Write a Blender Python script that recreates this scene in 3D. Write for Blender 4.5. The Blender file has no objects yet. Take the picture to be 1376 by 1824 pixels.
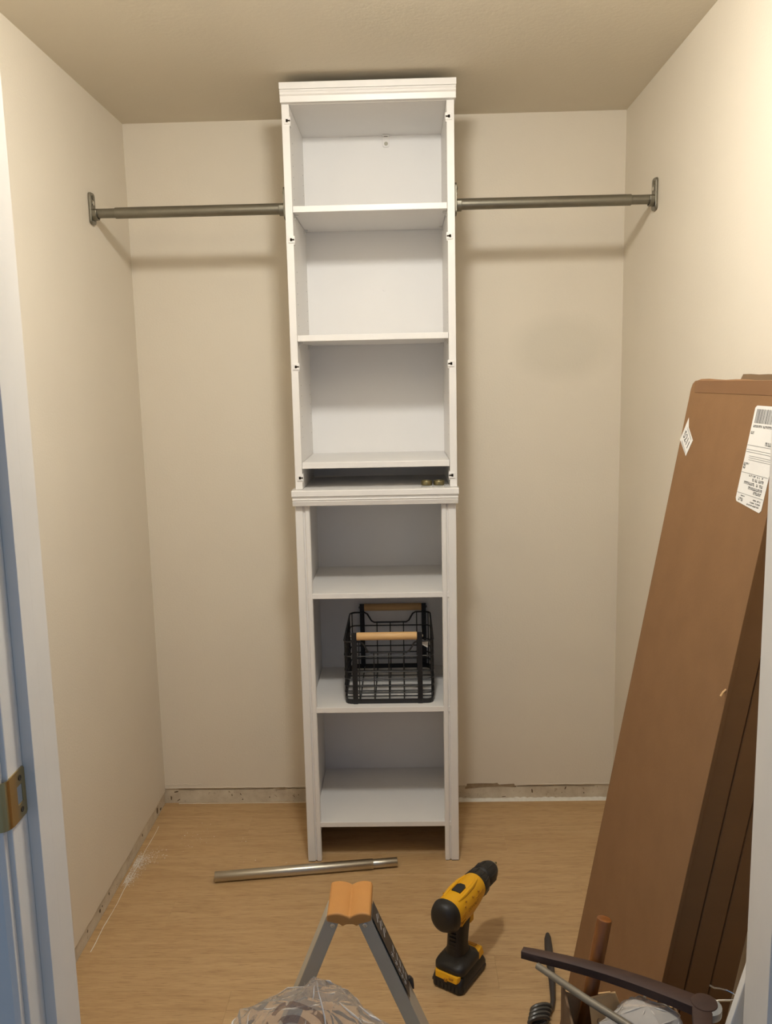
import bpy, bmesh, math, random
from mathutils import Vector, Matrix, noise
random.seed(7)
SC = bpy.context.scene
COL = SC.collection
PI = math.pi
W, H = 1.6866, 2.44            # closet width and height; back wall at y = 0, camera towards -y
FY = -1.93                     # inner face of the closet's front wall

# ------------------------------------------------------------------ camera
def cam_axes(yaw, pitch, roll):
    cy, sy, cp, sp = math.cos(yaw), math.sin(yaw), math.cos(pitch), math.sin(pitch)
    f = Vector((-sy*cp, cy*cp, sp)); r = Vector((cy, sy, 0)); u = r.cross(f)
    cr, sr = math.cos(roll), math.sin(roll)
    return cr*r+sr*u, -sr*r+cr*u, f
cd = bpy.data.cameras.new('camera'); cam = bpy.data.objects.new('camera', cd); COL.objects.link(cam)
r_, u_, f_ = cam_axes(0.0220, -0.1533, -0.0214)
M = Matrix((r_, u_, -f_)).transposed().to_4x4(); M.translation = Vector((0.9252, -3.0065, 1.5696))
cam.matrix_world = M
cd.sensor_fit = 'VERTICAL'; cd.sensor_height = 24; cd.lens = 1515.24/1824*24
cd.clip_start = 0.05
SC.camera = cam

# ------------------------------------------------------------------ daylight in the hall, exposure
wd = bpy.data.worlds.new('hall_daylight'); SC.world = wd; wd.use_nodes = True
bg = wd.node_tree.nodes['Background']; bg.inputs[0].default_value = (0.36, 0.55, 0.88, 1); bg.inputs[1].default_value = 0.43
SC.view_settings.view_transform = 'Standard'; SC.view_settings.look = 'None'
SC.view_settings.gamma = 1.0; SC.view_settings.use_curve_mapping = False
SC.view_settings.exposure = -0.04
LAMP_STRENGTH = 222.0; LAMP_POS = (0.88, -1.53); LAMP_COL = (1.0, 0.985, 0.93)

# ------------------------------------------------------------------ materials
def mat(name, col, rough=0.5, metal=0.0, spec=None):
    m = bpy.data.materials.new(name); m.use_nodes = True
    b = m.node_tree.nodes['Principled BSDF']
    b.inputs['Base Color'].default_value = (*col, 1); b.inputs['Roughness'].default_value = rough
    b.inputs['Metallic'].default_value = metal
    if spec is not None: b.inputs['Specular IOR Level'].default_value = spec
    return m
def N(m, t): return m.node_tree.nodes.new(t)
def L(m, a, b): m.node_tree.links.new(a, b)
def bsdf(m): return m.node_tree.nodes['Principled BSDF']
def coords(m, scale=(1, 1, 1)):
    tc = N(m, 'ShaderNodeTexCoord'); mp = N(m, 'ShaderNodeMapping'); mp.inputs['Scale'].default_value = scale
    L(m, tc.outputs['Object'], mp.inputs['Vector']); return mp.outputs['Vector']
def noise_n(m, vec, scale, detail=4, rough=.55, dist=0):
    n = N(m, 'ShaderNodeTexNoise'); n.inputs['Scale'].default_value = scale; n.inputs['Detail'].default_value = detail
    n.inputs['Roughness'].default_value = rough; n.inputs['Distortion'].default_value = dist
    L(m, vec, n.inputs['Vector']); return n.outputs['Fac']
def ramp(m, fac, stops):
    r = N(m, 'ShaderNodeValToRGB'); e = r.color_ramp.elements
    while len(e) < len(stops): e.new(.5)
    for i, (p, c) in enumerate(stops): e[i].position = p; e[i].color = (*c, 1) if len(c) == 3 else c
    L(m, fac, r.inputs[0]); return r.outputs[0]
def mixc(m, fac, a, b, mode='MIX'):
    x = N(m, 'ShaderNodeMix'); x.data_type = 'RGBA'; x.blend_type = mode
    for i, v in ((0, fac), (6, a), (7, b)):
        if hasattr(v, 'links'): L(m, v, x.inputs[i])
        elif i == 0: x.inputs[0].default_value = v
        else: x.inputs[i].default_value = (*v, 1)
    return x.outputs[2]
def bump(m, h, strength=.2, dist=.002):
    b = N(m, 'ShaderNodeBump'); b.inputs['Strength'].default_value = strength; b.inputs['Distance'].default_value = dist
    L(m, h, b.inputs['Height']); L(m, b.outputs[0], bsdf(m).inputs['Normal'])
def varied(name, c1, c2, scale, rough=.5, metal=0., bs=0., bscale=None, stretch=(1, 1, 1), bdist=.002):
    m = mat(name, c1, rough, metal); v = coords(m, stretch)
    L(m, ramp(m, noise_n(m, v, scale), [(.3, c1), (.7, c2)]), bsdf(m).inputs['Base Color'])
    if bs: bump(m, noise_n(m, v, bscale or scale), bs, bdist)
    return m

PAINT = varied('wall_paint', (.77, .695, .575), (.795, .72, .595), 3.2, .6, 0, .25, 160)
CEIL = varied('ceiling_paint', (.745, .675, .55), (.77, .70, .57), 2.5, .85, 0, .3, 90)
TRIM = varied('trim_paint', (.76, .70, .61), (.80, .74, .65), 6, .42, 0, .12, 40)
WHITE = varied('white_laminate', (.80, .775, .745), (.82, .795, .765), 9, .38, 0, .03, 300, (1, 1, .08))
WBACK = varied('white_backing_board', (.84, .82, .80), (.86, .84, .82), 5, .5)
def dark_oval(name, centre, sx, sy, sz, amt):  # wall paint with one soft-edged darker oval mixed into its colour
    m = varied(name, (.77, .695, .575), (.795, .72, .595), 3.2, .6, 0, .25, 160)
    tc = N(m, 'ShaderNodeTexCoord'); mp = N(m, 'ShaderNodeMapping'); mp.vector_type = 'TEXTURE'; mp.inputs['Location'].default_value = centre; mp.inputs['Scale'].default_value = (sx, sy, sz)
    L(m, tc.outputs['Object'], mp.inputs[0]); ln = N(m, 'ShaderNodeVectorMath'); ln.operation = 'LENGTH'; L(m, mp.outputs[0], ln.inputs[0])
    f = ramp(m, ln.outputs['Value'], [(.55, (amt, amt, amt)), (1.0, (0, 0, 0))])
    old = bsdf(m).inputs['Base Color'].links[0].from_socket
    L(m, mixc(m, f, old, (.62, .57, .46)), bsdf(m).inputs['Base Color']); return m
PAINTB = dark_oval('wall_paint_dark_oval_back', (1.48, 0, 1.67), .20, 1, .13, .42)  # back wall colour darkens in a wide soft oval
PAINTR = dark_oval('wall_paint_dark_oval_right', (0, -.19, 1.84), 1, .055, .10, .45)  # right wall colour darkens in a small upright oval
# raw strip where the baseboard came off
RAW = mat('raw_plaster', (.6, .52, .4), .9)
v = coords(RAW)
b1 = ramp(RAW, noise_n(RAW, v, 14, 6, .65), [(.3, (.52, .43, .31)), (.5, (.64, .555, .42)), (.7, (.72, .64, .50))])
b2 = ramp(RAW, noise_n(RAW, v, 60, 3, .6, 1.5), [(.27, (.40, .29, .17)), (.36, (1, 1, 1))])
L(RAW, mixc(RAW, .8, b1, b2, 'MULTIPLY'), bsdf(RAW).inputs['Base Color']); bump(RAW, noise_n(RAW, v, 45, 5), .5, .003)
PAPER = varied('torn_drywall_paper', (.30, .215, .13), (.40, .30, .19), 40, .95, 0, .4, 120)
HOLE = mat('dark_hole', (.05, .035, .02), .9)
NAIL = mat('nail_hole_brown', (.13, .085, .045), .9)
CAULK = varied('white_caulk', (.75, .70, .60), (.84, .79, .69), 60, .6)
# wood-look planks, grain along x
PLANK = mat('oak_vinyl_plank', (.4, .27, .14), .42)
oi = N(PLANK, 'ShaderNodeObjectInfo')
tc = N(PLANK, 'ShaderNodeTexCoord'); add = N(PLANK, 'ShaderNodeVectorMath'); add.operation = 'ADD'
mul = N(PLANK, 'ShaderNodeVectorMath'); mul.operation = 'SCALE'; mul.inputs[3].default_value = 7.0
cmb = N(PLANK, 'ShaderNodeCombineXYZ'); L(PLANK, oi.outputs['Random'], cmb.inputs[0]); L(PLANK, oi.outputs['Random'], cmb.inputs[1])
L(PLANK, cmb.outputs[0], mul.inputs[0]); L(PLANK, tc.outputs['Object'], add.inputs[0]); L(PLANK, mul.outputs[0], add.inputs[1])
def pmap(s):
    mp = N(PLANK, 'ShaderNodeMapping'); mp.inputs['Scale'].default_value = s; L(PLANK, add.outputs[0], mp.inputs[0]); return mp.outputs[0]
g1 = noise_n(PLANK, pmap((1.3, 14, 1)), 3.2, 6, .62, .6)
g2 = noise_n(PLANK, pmap((5, 110, 1)), 4, 4, .6, .3)
g3 = noise_n(PLANK, pmap((.8, 3, 1)), 1.5, 2)
c = ramp(PLANK, g1, [(.30, (.465, .298, .142)), (.5, (.55, .36, .178)), (.72, (.60, .405, .208))])
c = mixc(PLANK, .85, c, ramp(PLANK, g2, [(.30, (.52, .43, .35)), (.45, (.95, .94, .92)), (.62, (1, 1, 1)), (.72, (1.12, 1.12, 1.12))]), 'MULTIPLY')
c = mixc(PLANK, .35, c, ramp(PLANK, g3, [(.35, (.86, .80, .72)), (.65, (1, 1, 1))]), 'MULTIPLY')
L(PLANK, c, bsdf(PLANK).inputs['Base Color']); bump(PLANK, g2, .12, .001)
SUB = mat('subfloor', (.10, .06, .03), .9)

KRAFT = varied('kraft_cardboard', (.215, .107, .039), (.238, .120, .045), 12, .85, 0, .12, 200, (1, 1, .25))
KRAFTD = varied('cardboard_side', (.15, .085, .040), (.17, .097, .047), 10, .85, 0, .1, 150, (1, 1, .3))
KRAFTL = varied('light_cardboard', (.56, .345, .155), (.61, .38, .175), 20, .85)
TAPE = mat('packing_tape', (.30, .19, .10), .3)
CORR = mat('corrugated_edge', (.16, .10, .05), .95)
STICK = varied('sticker_paper', (.78, .74, .68), (.80, .77, .71), 20, .5)
INK = mat('black_ink', (.035, .033, .032), .6)
INKG = mat('grey_ink', (.22, .21, .20), .6)
NICKEL = varied('dull_nickel', (.205, .19, .15), (.23, .215, .17), 30, .4, .8)
STEEL = varied('brushed_steel', (.50, .46, .38), (.58, .54, .45), 40, .36, 1, .05, 300, (.02, 1, 1))
CHROME = mat('bright_metal', (.72, .70, .66), .18, 1)
BRASS = varied('aged_brass', (.50, .36, .15), (.56, .41, .18), 18, .3, 1)
BRASSD = mat('dark_brass', (.20, .17, .085), .35, .8)
ALU = varied('brushed_aluminium', (.45, .395, .30), (.48, .425, .33), 25, .55, .15)
ORANGE = varied('orange_plastic', (.47, .205, .048), (.51, .23, .056), 12, .5, 0, .08, 120)
BLACKW = mat('black_powder_coat', (.012, .012, .013), .4)
BEECH = varied('beech_wood', (.62, .38, .16), (.72, .46, .21), 9, .5, 0, 0, None, (.3, 6, 6))
YELLOW = varied('yellow_plastic', (.80, .40, .006), (.84, .43, .008), 20, .42)
YDARK = mat('amber_relief', (.45, .19, .004), .5)
RUBBER = varied('black_rubber', (.012, .011, .010), (.018, .016, .015), 40, .48, 0, .15, 300)
BPLAST = mat('black_plastic', (.016, .015, .014), .35)
DWOOD = varied('espresso_wood', (.040, .018, .011), (.060, .027, .016), 7, .68, 0, 0, None, (1, 9, 9))
REDWOOD = varied('stained_wood', (.15, .045, .008), (.27, .092, .016), 8, .4, 0, 0, None, (9, 9, 1))
LABELB = varied('black_label', (.030, .024, .022), (.05, .04, .036), 30, .4)
BARM = varied('bronze_plastic_sleeve', (.20, .17, .125), (.25, .215, .16), 14, .3, .3)
GLASSY = mat('clear_plastic', (.9, .9, .85), .1); bsdf(GLASSY).inputs['Alpha'].default_value = .35
INKL = mat('worn_white_print', (.30, .27, .24), .6)
LENS = mat('grey_lens', (.45, .44, .42), .2)
DUST = varied('plaster_dust', (.72, .66, .57), (.80, .74, .65), 80, 1.0)
GLOW = bpy.data.materials.new('lamp_glass'); GLOW.use_nodes = True
em = N(GLOW, 'ShaderNodeEmission'); em.inputs[0].default_value = (*LAMP_COL, 1); em.inputs[1].default_value = LAMP_STRENGTH
L(GLOW, em.outputs[0], GLOW.node_tree.nodes['Material Output'].inputs[0])

def film(name, tint, glossw, rough, printed=None, haze=.1):
    m = bpy.data.materials.new(name); m.use_nodes = True; nt = m.node_tree; nt.nodes.clear()
    out = N(m, 'ShaderNodeOutputMaterial'); tr = N(m, 'ShaderNodeBsdfTransparent'); tr.inputs[0].default_value = (*tint, 1)
    gl = N(m, 'ShaderNodeBsdfGlossy'); gl.inputs['Roughness'].default_value = rough; gl.inputs[0].default_value = (.95, .93, .9, 1)
    df = N(m, 'ShaderNodeBsdfDiffuse'); df.inputs[0].default_value = (.86, .79, .70, 1)
    v = coords(m); w = N(m, 'ShaderNodeTexNoise'); w.inputs['Scale'].default_value = 14; w.inputs['Detail'].default_value = 2; L(m, v, w.inputs[0])
    ad = N(m, 'ShaderNodeVectorMath'); ad.operation = 'MULTIPLY_ADD'; L(m, w.outputs['Color'], ad.inputs[0]); ad.inputs[1].default_value = (.05, .05, .05); L(m, v, ad.inputs[2])
    vo = N(m, 'ShaderNodeTexVoronoi'); vo.feature = 'DISTANCE_TO_EDGE'; vo.inputs['Scale'].default_value = 22; L(m, ad.outputs[0], vo.inputs['Vector'])
    mn = N(m, 'ShaderNodeMath'); mn.operation = 'MINIMUM'; L(m, vo.outputs['Distance'], mn.inputs[0]); mn.inputs[1].default_value = .16
    bp = N(m, 'ShaderNodeBump'); bp.inputs['Strength'].default_value = 1.0; bp.inputs['Distance'].default_value = .03; L(m, mn.outputs[0], bp.inputs['Height'])
    L(m, bp.outputs[0], gl.inputs['Normal'])
    lw = N(m, 'ShaderNodeLayerWeight'); lw.inputs[0].default_value = glossw; L(m, bp.outputs[0], lw.inputs['Normal'])
    m0 = N(m, 'ShaderNodeMixShader'); m0.inputs[0].default_value = haze; L(m, tr.outputs[0], m0.inputs[1]); L(m, df.outputs[0], m0.inputs[2])
    m1 = N(m, 'ShaderNodeMixShader'); L(m, lw.outputs['Fresnel'], m1.inputs[0]); L(m, m0.outputs[0], m1.inputs[1]); L(m, gl.outputs[0], m1.inputs[2])
    last = m1
    if printed:
        ink = N(m, 'ShaderNodeBsdfDiffuse'); ink.inputs[0].default_value = (.13, .07, .055, 1)
        m2 = N(m, 'ShaderNodeMixShader'); L(m, printed(m), m2.inputs[0]); L(m, m1.outputs[0], m2.inputs[1]); L(m, ink.outputs[0], m2.inputs[2]); last = m2
    L(m, last.outputs[0], out.inputs[0]); return m

# ------------------------------------------------------------------ mesh helpers
def new(): return bmesh.new()
def box(bm, x0, x1, y0, y1, z0, z1, mi=0):
    vs = [bm.verts.new((x, y, z)) for x in (x0, x1) for y in (y0, y1) for z in (z0, z1)]
    for q in ((0, 1, 3, 2), (4, 6, 7, 5), (0, 4, 5, 1), (2, 3, 7, 6), (0, 2, 6, 4), (1, 5, 7, 3)):
        f = bm.faces.new([vs[i] for i in q]); f.material_index = mi
    return vs
def loft(bm, rings, cap=True, closed=True, mi=0):
    R = [[bm.verts.new(p) for p in r] for r in rings]; n = len(R[0])
    for a, b in zip(R, R[1:]):
        for i in range(n if closed else n-1):
            j = (i+1) % n
            f = bm.faces.new((a[i], a[j], b[j], b[i])); f.material_index = mi
    if cap and closed:
        f = bm.faces.new(R[0][::-1]); f.material_index = mi
        f = bm.faces.new(R[-1]); f.material_index = mi
    return R
def prism(bm, pts, axis, a, b, mi=0):
    """polygon in the plane across axis, extruded from a to b"""
    def P(u, v, w): return {'x': (w, u, v), 'y': (u, w, v), 'z': (u, v, w)}[axis]
    A = [bm.verts.new(P(u, v, a)) for u, v in pts]; B = [bm.verts.new(P(u, v, b)) for u, v in pts]; n = len(pts)
    fs = [bm.faces.new(A), bm.faces.new(B[::-1])]
    for i in range(n):
        fs.append(bm.faces.new((A[i], B[i], B[(i+1) % n], A[(i+1) % n])))
    for f in fs: f.material_index = mi
def frame_of(t):
    t = t.normalized(); up = Vector((0, 0, 1)) if abs(t.z) < .95 else Vector((1, 0, 0))
    a = t.cross(up).normalized(); return a, t.cross(a).normalized()
def tube(bm, pts, r, n=8, cap=True, closed=False, mi=0):
    P = [Vector(p) for p in pts]; rs = r if isinstance(r, (list, tuple)) else [r]*len(P)
    rings = []; pa = None
    for i, p in enumerate(P):
        if closed: t = (P[(i+1) % len(P)]-P[i-1])
        else: t = P[min(i+1, len(P)-1)]-P[max(i-1, 0)]
        t.normalize()
        if pa is None: a, b = frame_of(t)
        else:
            a = pa - t*pa.dot(t); a.normalize(); b = t.cross(a)
        pa = a
        rings.append([p+(a*math.cos(k*2*PI/n)+b*math.sin(k*2*PI/n))*rs[i] for k in range(n)])
    if closed: rings.append(rings[0])
    loft(bm, rings, cap and not closed, True, mi)
    if closed: bmesh.ops.remove_doubles(bm, verts=bm.verts[:], dist=1e-6)
def lathe(bm, prof, n=24, axis='z', o=(0, 0, 0), sy=1.0, mi=0, cap=True):
    """prof: (radius, height)"""
    rings = []
    for r, h in prof:
        ring = []
        for k in range(n):
            c_, s_ = r*math.cos(k*2*PI/n), r*math.sin(k*2*PI/n)*sy
            p = {'z': (c_, s_, h), 'x': (h, c_, s_), 'y': (c_, h, s_)}[axis]
            ring.append((p[0]+o[0], p[1]+o[1], p[2]+o[2]))
        rings.append(ring)
    loft(bm, rings, cap, True, mi)
def rrect(w, h, r, n=4, cx=0, cy=0):
    out = []
    for sx, sy, a0 in ((1, 1, 0), (-1, 1, PI/2), (-1, -1, PI), (1, -1, 3*PI/2)):
        for k in range(n+1):
            a = a0+k*PI/2/n
            out.append((cx+sx*(w/2-r)+r*math.cos(a), cy+sy*(h/2-r)+r*math.sin(a)))
    return out
def root_off(o):
    off = Vector((0, 0, 0)); 
    while o is not None: off += o.location; o = o.parent
    return off
def obj(name, bm, m, parent=None, smooth=False, bevel=0, local=False, kind=None, label=None, seg=2, angle=40):
    bmesh.ops.recalc_face_normals(bm, faces=bm.faces[:])
    if parent is not None and not local:
        off = root_off(parent)
        for v_ in bm.verts: v_.co -= off
    me = bpy.data.meshes.new(name); bm.to_mesh(me); bm.free()
    for x in (m if isinstance(m, (list, tuple)) else [m]): me.materials.append(x)
    o = bpy.data.objects.new(name, me); COL.objects.link(o)
    if parent is not None: o.parent = parent
    if smooth:
        for p in me.polygons: p.use_smooth = True
        me.set_sharp_from_angle(angle=math.radians(angle))
    if bevel:
        md = o.modifiers.new('bevel', 'BEVEL'); md.width = bevel; md.segments = seg; md.limit_method = 'ANGLE'; md.angle_limit = math.radians(35)
        md.harden_normals = False
    if kind: o['kind'] = kind
    if label: o['label'] = label
    return o
def bxo(name, b, m, parent=None, bevel=.001, **k):
    bm = new(); box(bm, *b); return obj(name, bm, m, parent, bevel=bevel, **k)
def thing(name, label, cat, loc=(0, 0, 0), group=None, rot=None):
    o = bpy.data.objects.new(name, None); COL.objects.link(o); o.location = loc; o.empty_display_size = .05
    if rot: o.rotation_euler = rot
    o['label'] = label; o['category'] = cat
    if group: o['group'] = group
    return o
def tag(o, label, cat, group=None):
    o['label'] = label; o['category'] = cat
    if group: o['group'] = group
    return o
def struct(o): o['kind'] = 'structure'; return o
def text_mesh(s, size, m, name, parent, mw, local=True, align='CENTER'):
    cu = bpy.data.curves.new(name, 'FONT'); cu.body = s; cu.size = size; cu.align_x = align; cu.align_y = 'CENTER'; cu.extrude = .0002; cu.resolution_u = 2
    t = bpy.data.objects.new(name, cu); COL.objects.link(t)
    bpy.context.view_layer.update()
    me = bpy.data.meshes.new_from_object(t.evaluated_get(bpy.context.evaluated_depsgraph_get()))
    bpy.data.objects.remove(t); me.transform(mw); me.materials.clear(); me.materials.append(m)
    o = bpy.data.objects.new(name, me); COL.objects.link(o); o.parent = parent; return o

# ================================================================== the room
rnd = random.Random(3)
def ragged(x0, x1, z, amp, step=.03):
    pts = []; x = x0
    while x < x1:
        pts.append((x, z+rnd.uniform(-amp, amp))); x += step*rnd.uniform(.5, 1.3)
    pts.append((x1, z)); return pts
# back wall: paint ends ragged above the strip where the baseboard was
low = ragged(-.1, 1.136, .060, .0015) + [(1.138, .054), (1.142, .067), (1.19, .068), (1.24, .067), (1.255, .069), (1.262, .062), (1.30, .064), (1.318, .065), (1.322, .056)]
low += [(x, z) for x, z in ragged(1.325, W+.1, .059, .0015) if x > 1.323]
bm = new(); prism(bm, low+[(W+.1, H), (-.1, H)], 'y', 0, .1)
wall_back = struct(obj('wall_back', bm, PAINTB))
# left and right walls, the same ragged lower edge
lowl = ragged(FY, .0, .050, .002, .05)
bm = new(); prism(bm, lowl+[(0, H), (FY, H)], 'x', -.1, 0); struct(obj('wall_left', bm, PAINT))
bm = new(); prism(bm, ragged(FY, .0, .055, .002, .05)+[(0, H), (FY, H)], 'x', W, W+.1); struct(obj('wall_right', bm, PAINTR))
struct(bxo('ceiling', (-.1, W+.1, FY-.12, .1, H, H+.1), CEIL, bevel=0))
# raw strips (baseboards taken off)
strip = struct(bxo('baseboard_back', (-.1, W+.1, .004, .1, 0, .075), RAW, bevel=0))
bm = new(); prism(bm, [(1.135, .045), (1.14, .072), (1.325, .072), (1.326, .05), (1.27, .0535), (1.2, .0515)], 'y', .0025, .0045); obj('torn_paper', bm, PAPER, strip)
bm = new(); prism(bm, [(.42, .055), (.44, .060), (.455, .062), (.462, .056)], 'y', -.0012, .0), obj('torn_paper', bm, PAPER, strip)
def mark(x, z, w, h, a, parent, left=False):
    bm = new(); ca, sa = math.cos(a), math.sin(a)
    w *= .75; h *= .7
    pts = [(w*.5*math.cos(t)*(1+.3*rnd.random()), h*.5*math.sin(t)*(1+.3*rnd.random())) for t in [k*2*PI/8 for k in range(8)]]
    pts = [(x+ca*u-sa*v_, z+sa*u+ca*v_) for u, v_ in pts]
    if left: prism(bm, pts, 'x', -.0042, -.0034)
    else: prism(bm, pts, 'y', .0034, .0042)
    obj('nail_hole', bm, NAIL, parent)
for x, z, w, h, a in ((1.386, .034, .006, .022, .1), (1.511, .044, .005, .017, -.4), (1.498, .026, .003, .005, 0), (.285, .033, .004, .011, .5),
                      (.252, .030, .004, .012, .1), (.292, .012, .006, .006, 0), (.395, .02, .005, .006, .4), (.505, .028, .003, .008, 0), (.488, .022, .003, .008, .2),
                      (1.58, .024, .004, .008, .2), (.04, .045, .02, .006, .2), (.02, .02, .005, .02, 0), (.048, .012, .018, .004, .6), (1.28, .012, .02, .003, .1)):
    mark(x, z, w, h, a, strip)
# long thin cracks and the paint lip
bm = new()
for x0, x1, z in ((.05, .41, .0535), (.45, .60, .0545), (1.33, 1.62, .0525)):
    tube(bm, [(x0+(x1-x0)*k/14, .0035, z+rnd.uniform(-.0012, .0012)) for k in range(15)], .0008, 5)
obj('crack', bm, NAIL, strip, kind='stuff')
bm = new()
for x0, x1, z in ((.02, .60, .0625), (1.335, W, .0625), (.0, .14, .077)):
    tube(bm, [(x0+(x1-x0)*k/24, -.0002, z+rnd.uniform(-.0012, .0012)) for k in range(25)], .0014, 5)
obj('paint_lip', bm, PAINT, wall_back, kind='stuff', smooth=True)
strip_l = struct(bxo('baseboard_left', (-.1, -.004, FY, .0, 0, .07), RAW, bevel=0))
for y, z, w, h, a in ((-.62, .03, .006, .014, .3), (-.68, .028, .007, .007, 0), (-.70, .026, .012, .016, .5), (-.80, .03, .006, .012, -.3), (-.28, .03, .008, .016, .3), (-.1, .025, .02, .03, .2), (-.06, .01, .02, .012, 0)):
    mark(y, z, w, h, a, strip_l, True)
bm = new()
tube(bm, [(-.0035, -.86+.8*k/20, .0475+rnd.uniform(-.0012, .0012)) for k in range(21)], .0009, 5)
obj('crack', bm, NAIL, strip_l, kind='stuff')
struct(bxo('baseboard_right', (W+.004, W+.1, FY, .0, 0, .07), RAW, bevel=0))
# caulk bead left on the floor
bm = new()
pts = []; x = 1.10
for k in range(110):
    x = 1.09+.595*k/109; pts.append((x, -.004, .0025+.0022*abs(noise.noise((x*38, 0, 0)))*2))
loft(bm, [[(px_, -.012, .0), (px_, -.0085, pz*1.0), (px_, .004, pz*1.9+.001), (px_, .004, 0)] for px_, _, pz in pts])
obj('caulk_line', bm, CAULK, strip, smooth=True)
bm = new()
tube(bm, [(.05+.55*k/30, -.004, .001+rnd.uniform(-.0004, .0006)) for k in range(31)], .0012, 5); obj('caulk_line', bm, CAULK, strip)
bm = new()
tube(bm, [(.020+.0012*math.sin(k*.7)+rnd.uniform(-.0006, .0006), -.17-.68*k/30, .0008) for k in range(31)], [.0007+.0007*rnd.random() for _ in range(31)], 5)
obj('caulk_line', bm, CAULK, strip_l)

# floor of planks running across the closet
bm = new(); box(bm, -.6, W+.6, -3.6, .1, -.05, -.006); floor = struct(obj('floor', bm, SUB))
meshes = {}
def plank_mesh(l):
    k = round(l, 3)
    if k not in meshes:
        bm = new(); box(bm, 0, l-.0001, 0, .1297, -.006, 0)
        top = [e for e in bm.edges if all(abs(v_.co.z) < 1e-6 for v_ in e.verts)]
        bmesh.ops.bevel(bm, geom=top, offset=.0004, segments=1, affect='EDGES')
        bmesh.ops.recalc_face_normals(bm, faces=bm.faces[:])
        me = bpy.data.meshes.new('floor_plank'); bm.to_mesh(me); bm.free(); me.materials.append(PLANK); meshes[k] = me
    return meshes[k]
cuts = [.95, .35, 1.25, .62, 1.45, .2, .85, 1.15, .45, 1.35, .7, .1, 1.05, .5, 1.3]
y = -.095
for i in range(27):
    y0 = -.095-.13*i
    c_ = cuts[i % len(cuts)]
    xs = [-.6, c_, W+.6]
    if y0 > FY: xs = [-.004, c_, W+.004]
    for a, b in zip(xs, xs[1:]):
        o = bpy.data.objects.new('floor_plank', plank_mesh(b-a)); COL.objects.link(o); o.parent = floor; o.location = (a, y0, 0)
o = bpy.data.objects.new('floor_plank', plank_mesh(W+.008)); COL.objects.link(o); o.parent = floor; o.location = (-.004, .035, 0); o.scale = (1, -.2, 1) if False else (1, 1, 1); o.location.y = .035
# doorway: front wall on both sides, header, jambs with stops and casing
JL, JR = .440, 1.398       # rebate faces of the two jambs
Y0 = -2.05                 # hall-side face of the jambs
struct(bxo('wall_front_left', (-.1, JL-.02, Y0+.012, FY, 0, H), PAINT, bevel=0))
struct(bxo('wall_front_right', (JR+.02, W+.1, Y0+.012, FY, 0, H), PAINT, bevel=0))
struct(bxo('wall_front_header', (JL-.02, JR+.02, Y0+.012, FY, 2.10, H), PAINT, bevel=0))
def jamb(name, x, s):
    # s = +1: face looks towards +x
    bm = new()
    xs = sorted((x-s*.02, x)); box(bm, xs[0], xs[1], Y0, FY, 0, 2.10)
    j = struct(obj(name, bm, TRIM, bevel=.002))
    xs = sorted((x, x+s*.0148))
    bxo('door_stop', (xs[0], xs[1], Y0+.041, Y0+.0745, 0, 2.09), TRIM, j, bevel=.0008)
    xs = sorted((x, x+s*.0143)); bxo('inner_facing', (xs[0], xs[1], Y0+.0746, FY-.006, 0, 2.09), TRIM, j, bevel=.0005)
    # casing on the hall side
    prof = [(0, 0), (0, -.010), (.006, -.014), (.030, -.016), (.036, -.020), (.062, -.020), (.066, -.016), (.066, 0)]
    bm = new(); prism(bm, [(x-s*.006-s*u, Y0+w) for u, w in prof], 'z', 0, 2.16)
    obj('casing', bm, TRIM, j, bevel=.001)
    return j
jl = jamb('trim_1', JL, 1); jr = jamb('trim_2', JR, -1)
struct(bxo('trim_3', (JL-.02, JR+.02, Y0, FY, 2.08, 2.10), TRIM))
# strike plate on the left jamb: flat plate, curled lip, latch hole, two screws
sp_z0, sp_z1 = 1.040, 1.1035
bm = new()
outer = [(-2.0095, sp_z0+.003), (-2.0095, sp_z1-.003), (-2.0125, sp_z1), (-2.048, sp_z1), (-2.0505, sp_z1-.003), (-2.0505, sp_z0+.003), (-2.048, sp_z0), (-2.0125, sp_z0)]
hole = [(-2.0175, sp_z0+.020), (-2.0175, sp_z1-.020), (-2.032, sp_z1-.020), (-2.032, sp_z0+.020)]
def ring_plate(bm, outer, hole, x0, x1):
    n = len(outer); m_ = len(hole)
    # bridge by nearest hole vertex, outer split in two polygons
    for x in (x0, x1):
        pass
    fo = [bm.verts.new((x1, a, b)) for a, b in outer]; fh = [bm.verts.new((x1, a, b)) for a, b in hole]
    bo = [bm.verts.new((x0, a, b)) for a, b in outer]; bh = [bm.verts.new((x0, a, b)) for a, b in hole]
    for o_, h_ in ((fo, fh), (bo, bh)):
        bm.faces.new((o_[0], o_[1], h_[1], h_[0])); bm.faces.new((o_[1], o_[2], o_[3], h_[2], h_[1]))
        bm.faces.new((o_[3], o_[4], o_[5], o_[6], h_[3], h_[2])); bm.faces.new((o_[6], o_[7], o_[0], h_[0], h_[3]))
    for k in range(n): bm.faces.new((fo[k], fo[(k+1) % n], bo[(k+1) % n], bo[k]))
    for k in range(m_): bm.faces.new((fh[k], fh[(k+1) % m_], bh[(k+1) % m_], bh[k]))
ring_plate(bm, outer, hole, JL, JL+.0018)
sp = obj('strike_plate', bm, BRASS, jl, bevel=.0004, label='brass strike plate')
bm = new()   # curled lip
loft(bm, [[(JL+.0018-.012*(1-math.cos(a)), -2.0490-.014*math.sin(a), z0) for a in [k*PI/2/6 for k in range(7)]]+
          [(JL+.0002-.0105*(1-math.cos(a)), -2.0490-.0125*math.sin(a), z0) for a in [k*PI/2/6 for k in range(6, -1, -1)]] for z0 in (sp_z0+.001, sp_z1-.001)])
obj('lip', bm, BRASS, sp, smooth=True)
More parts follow.
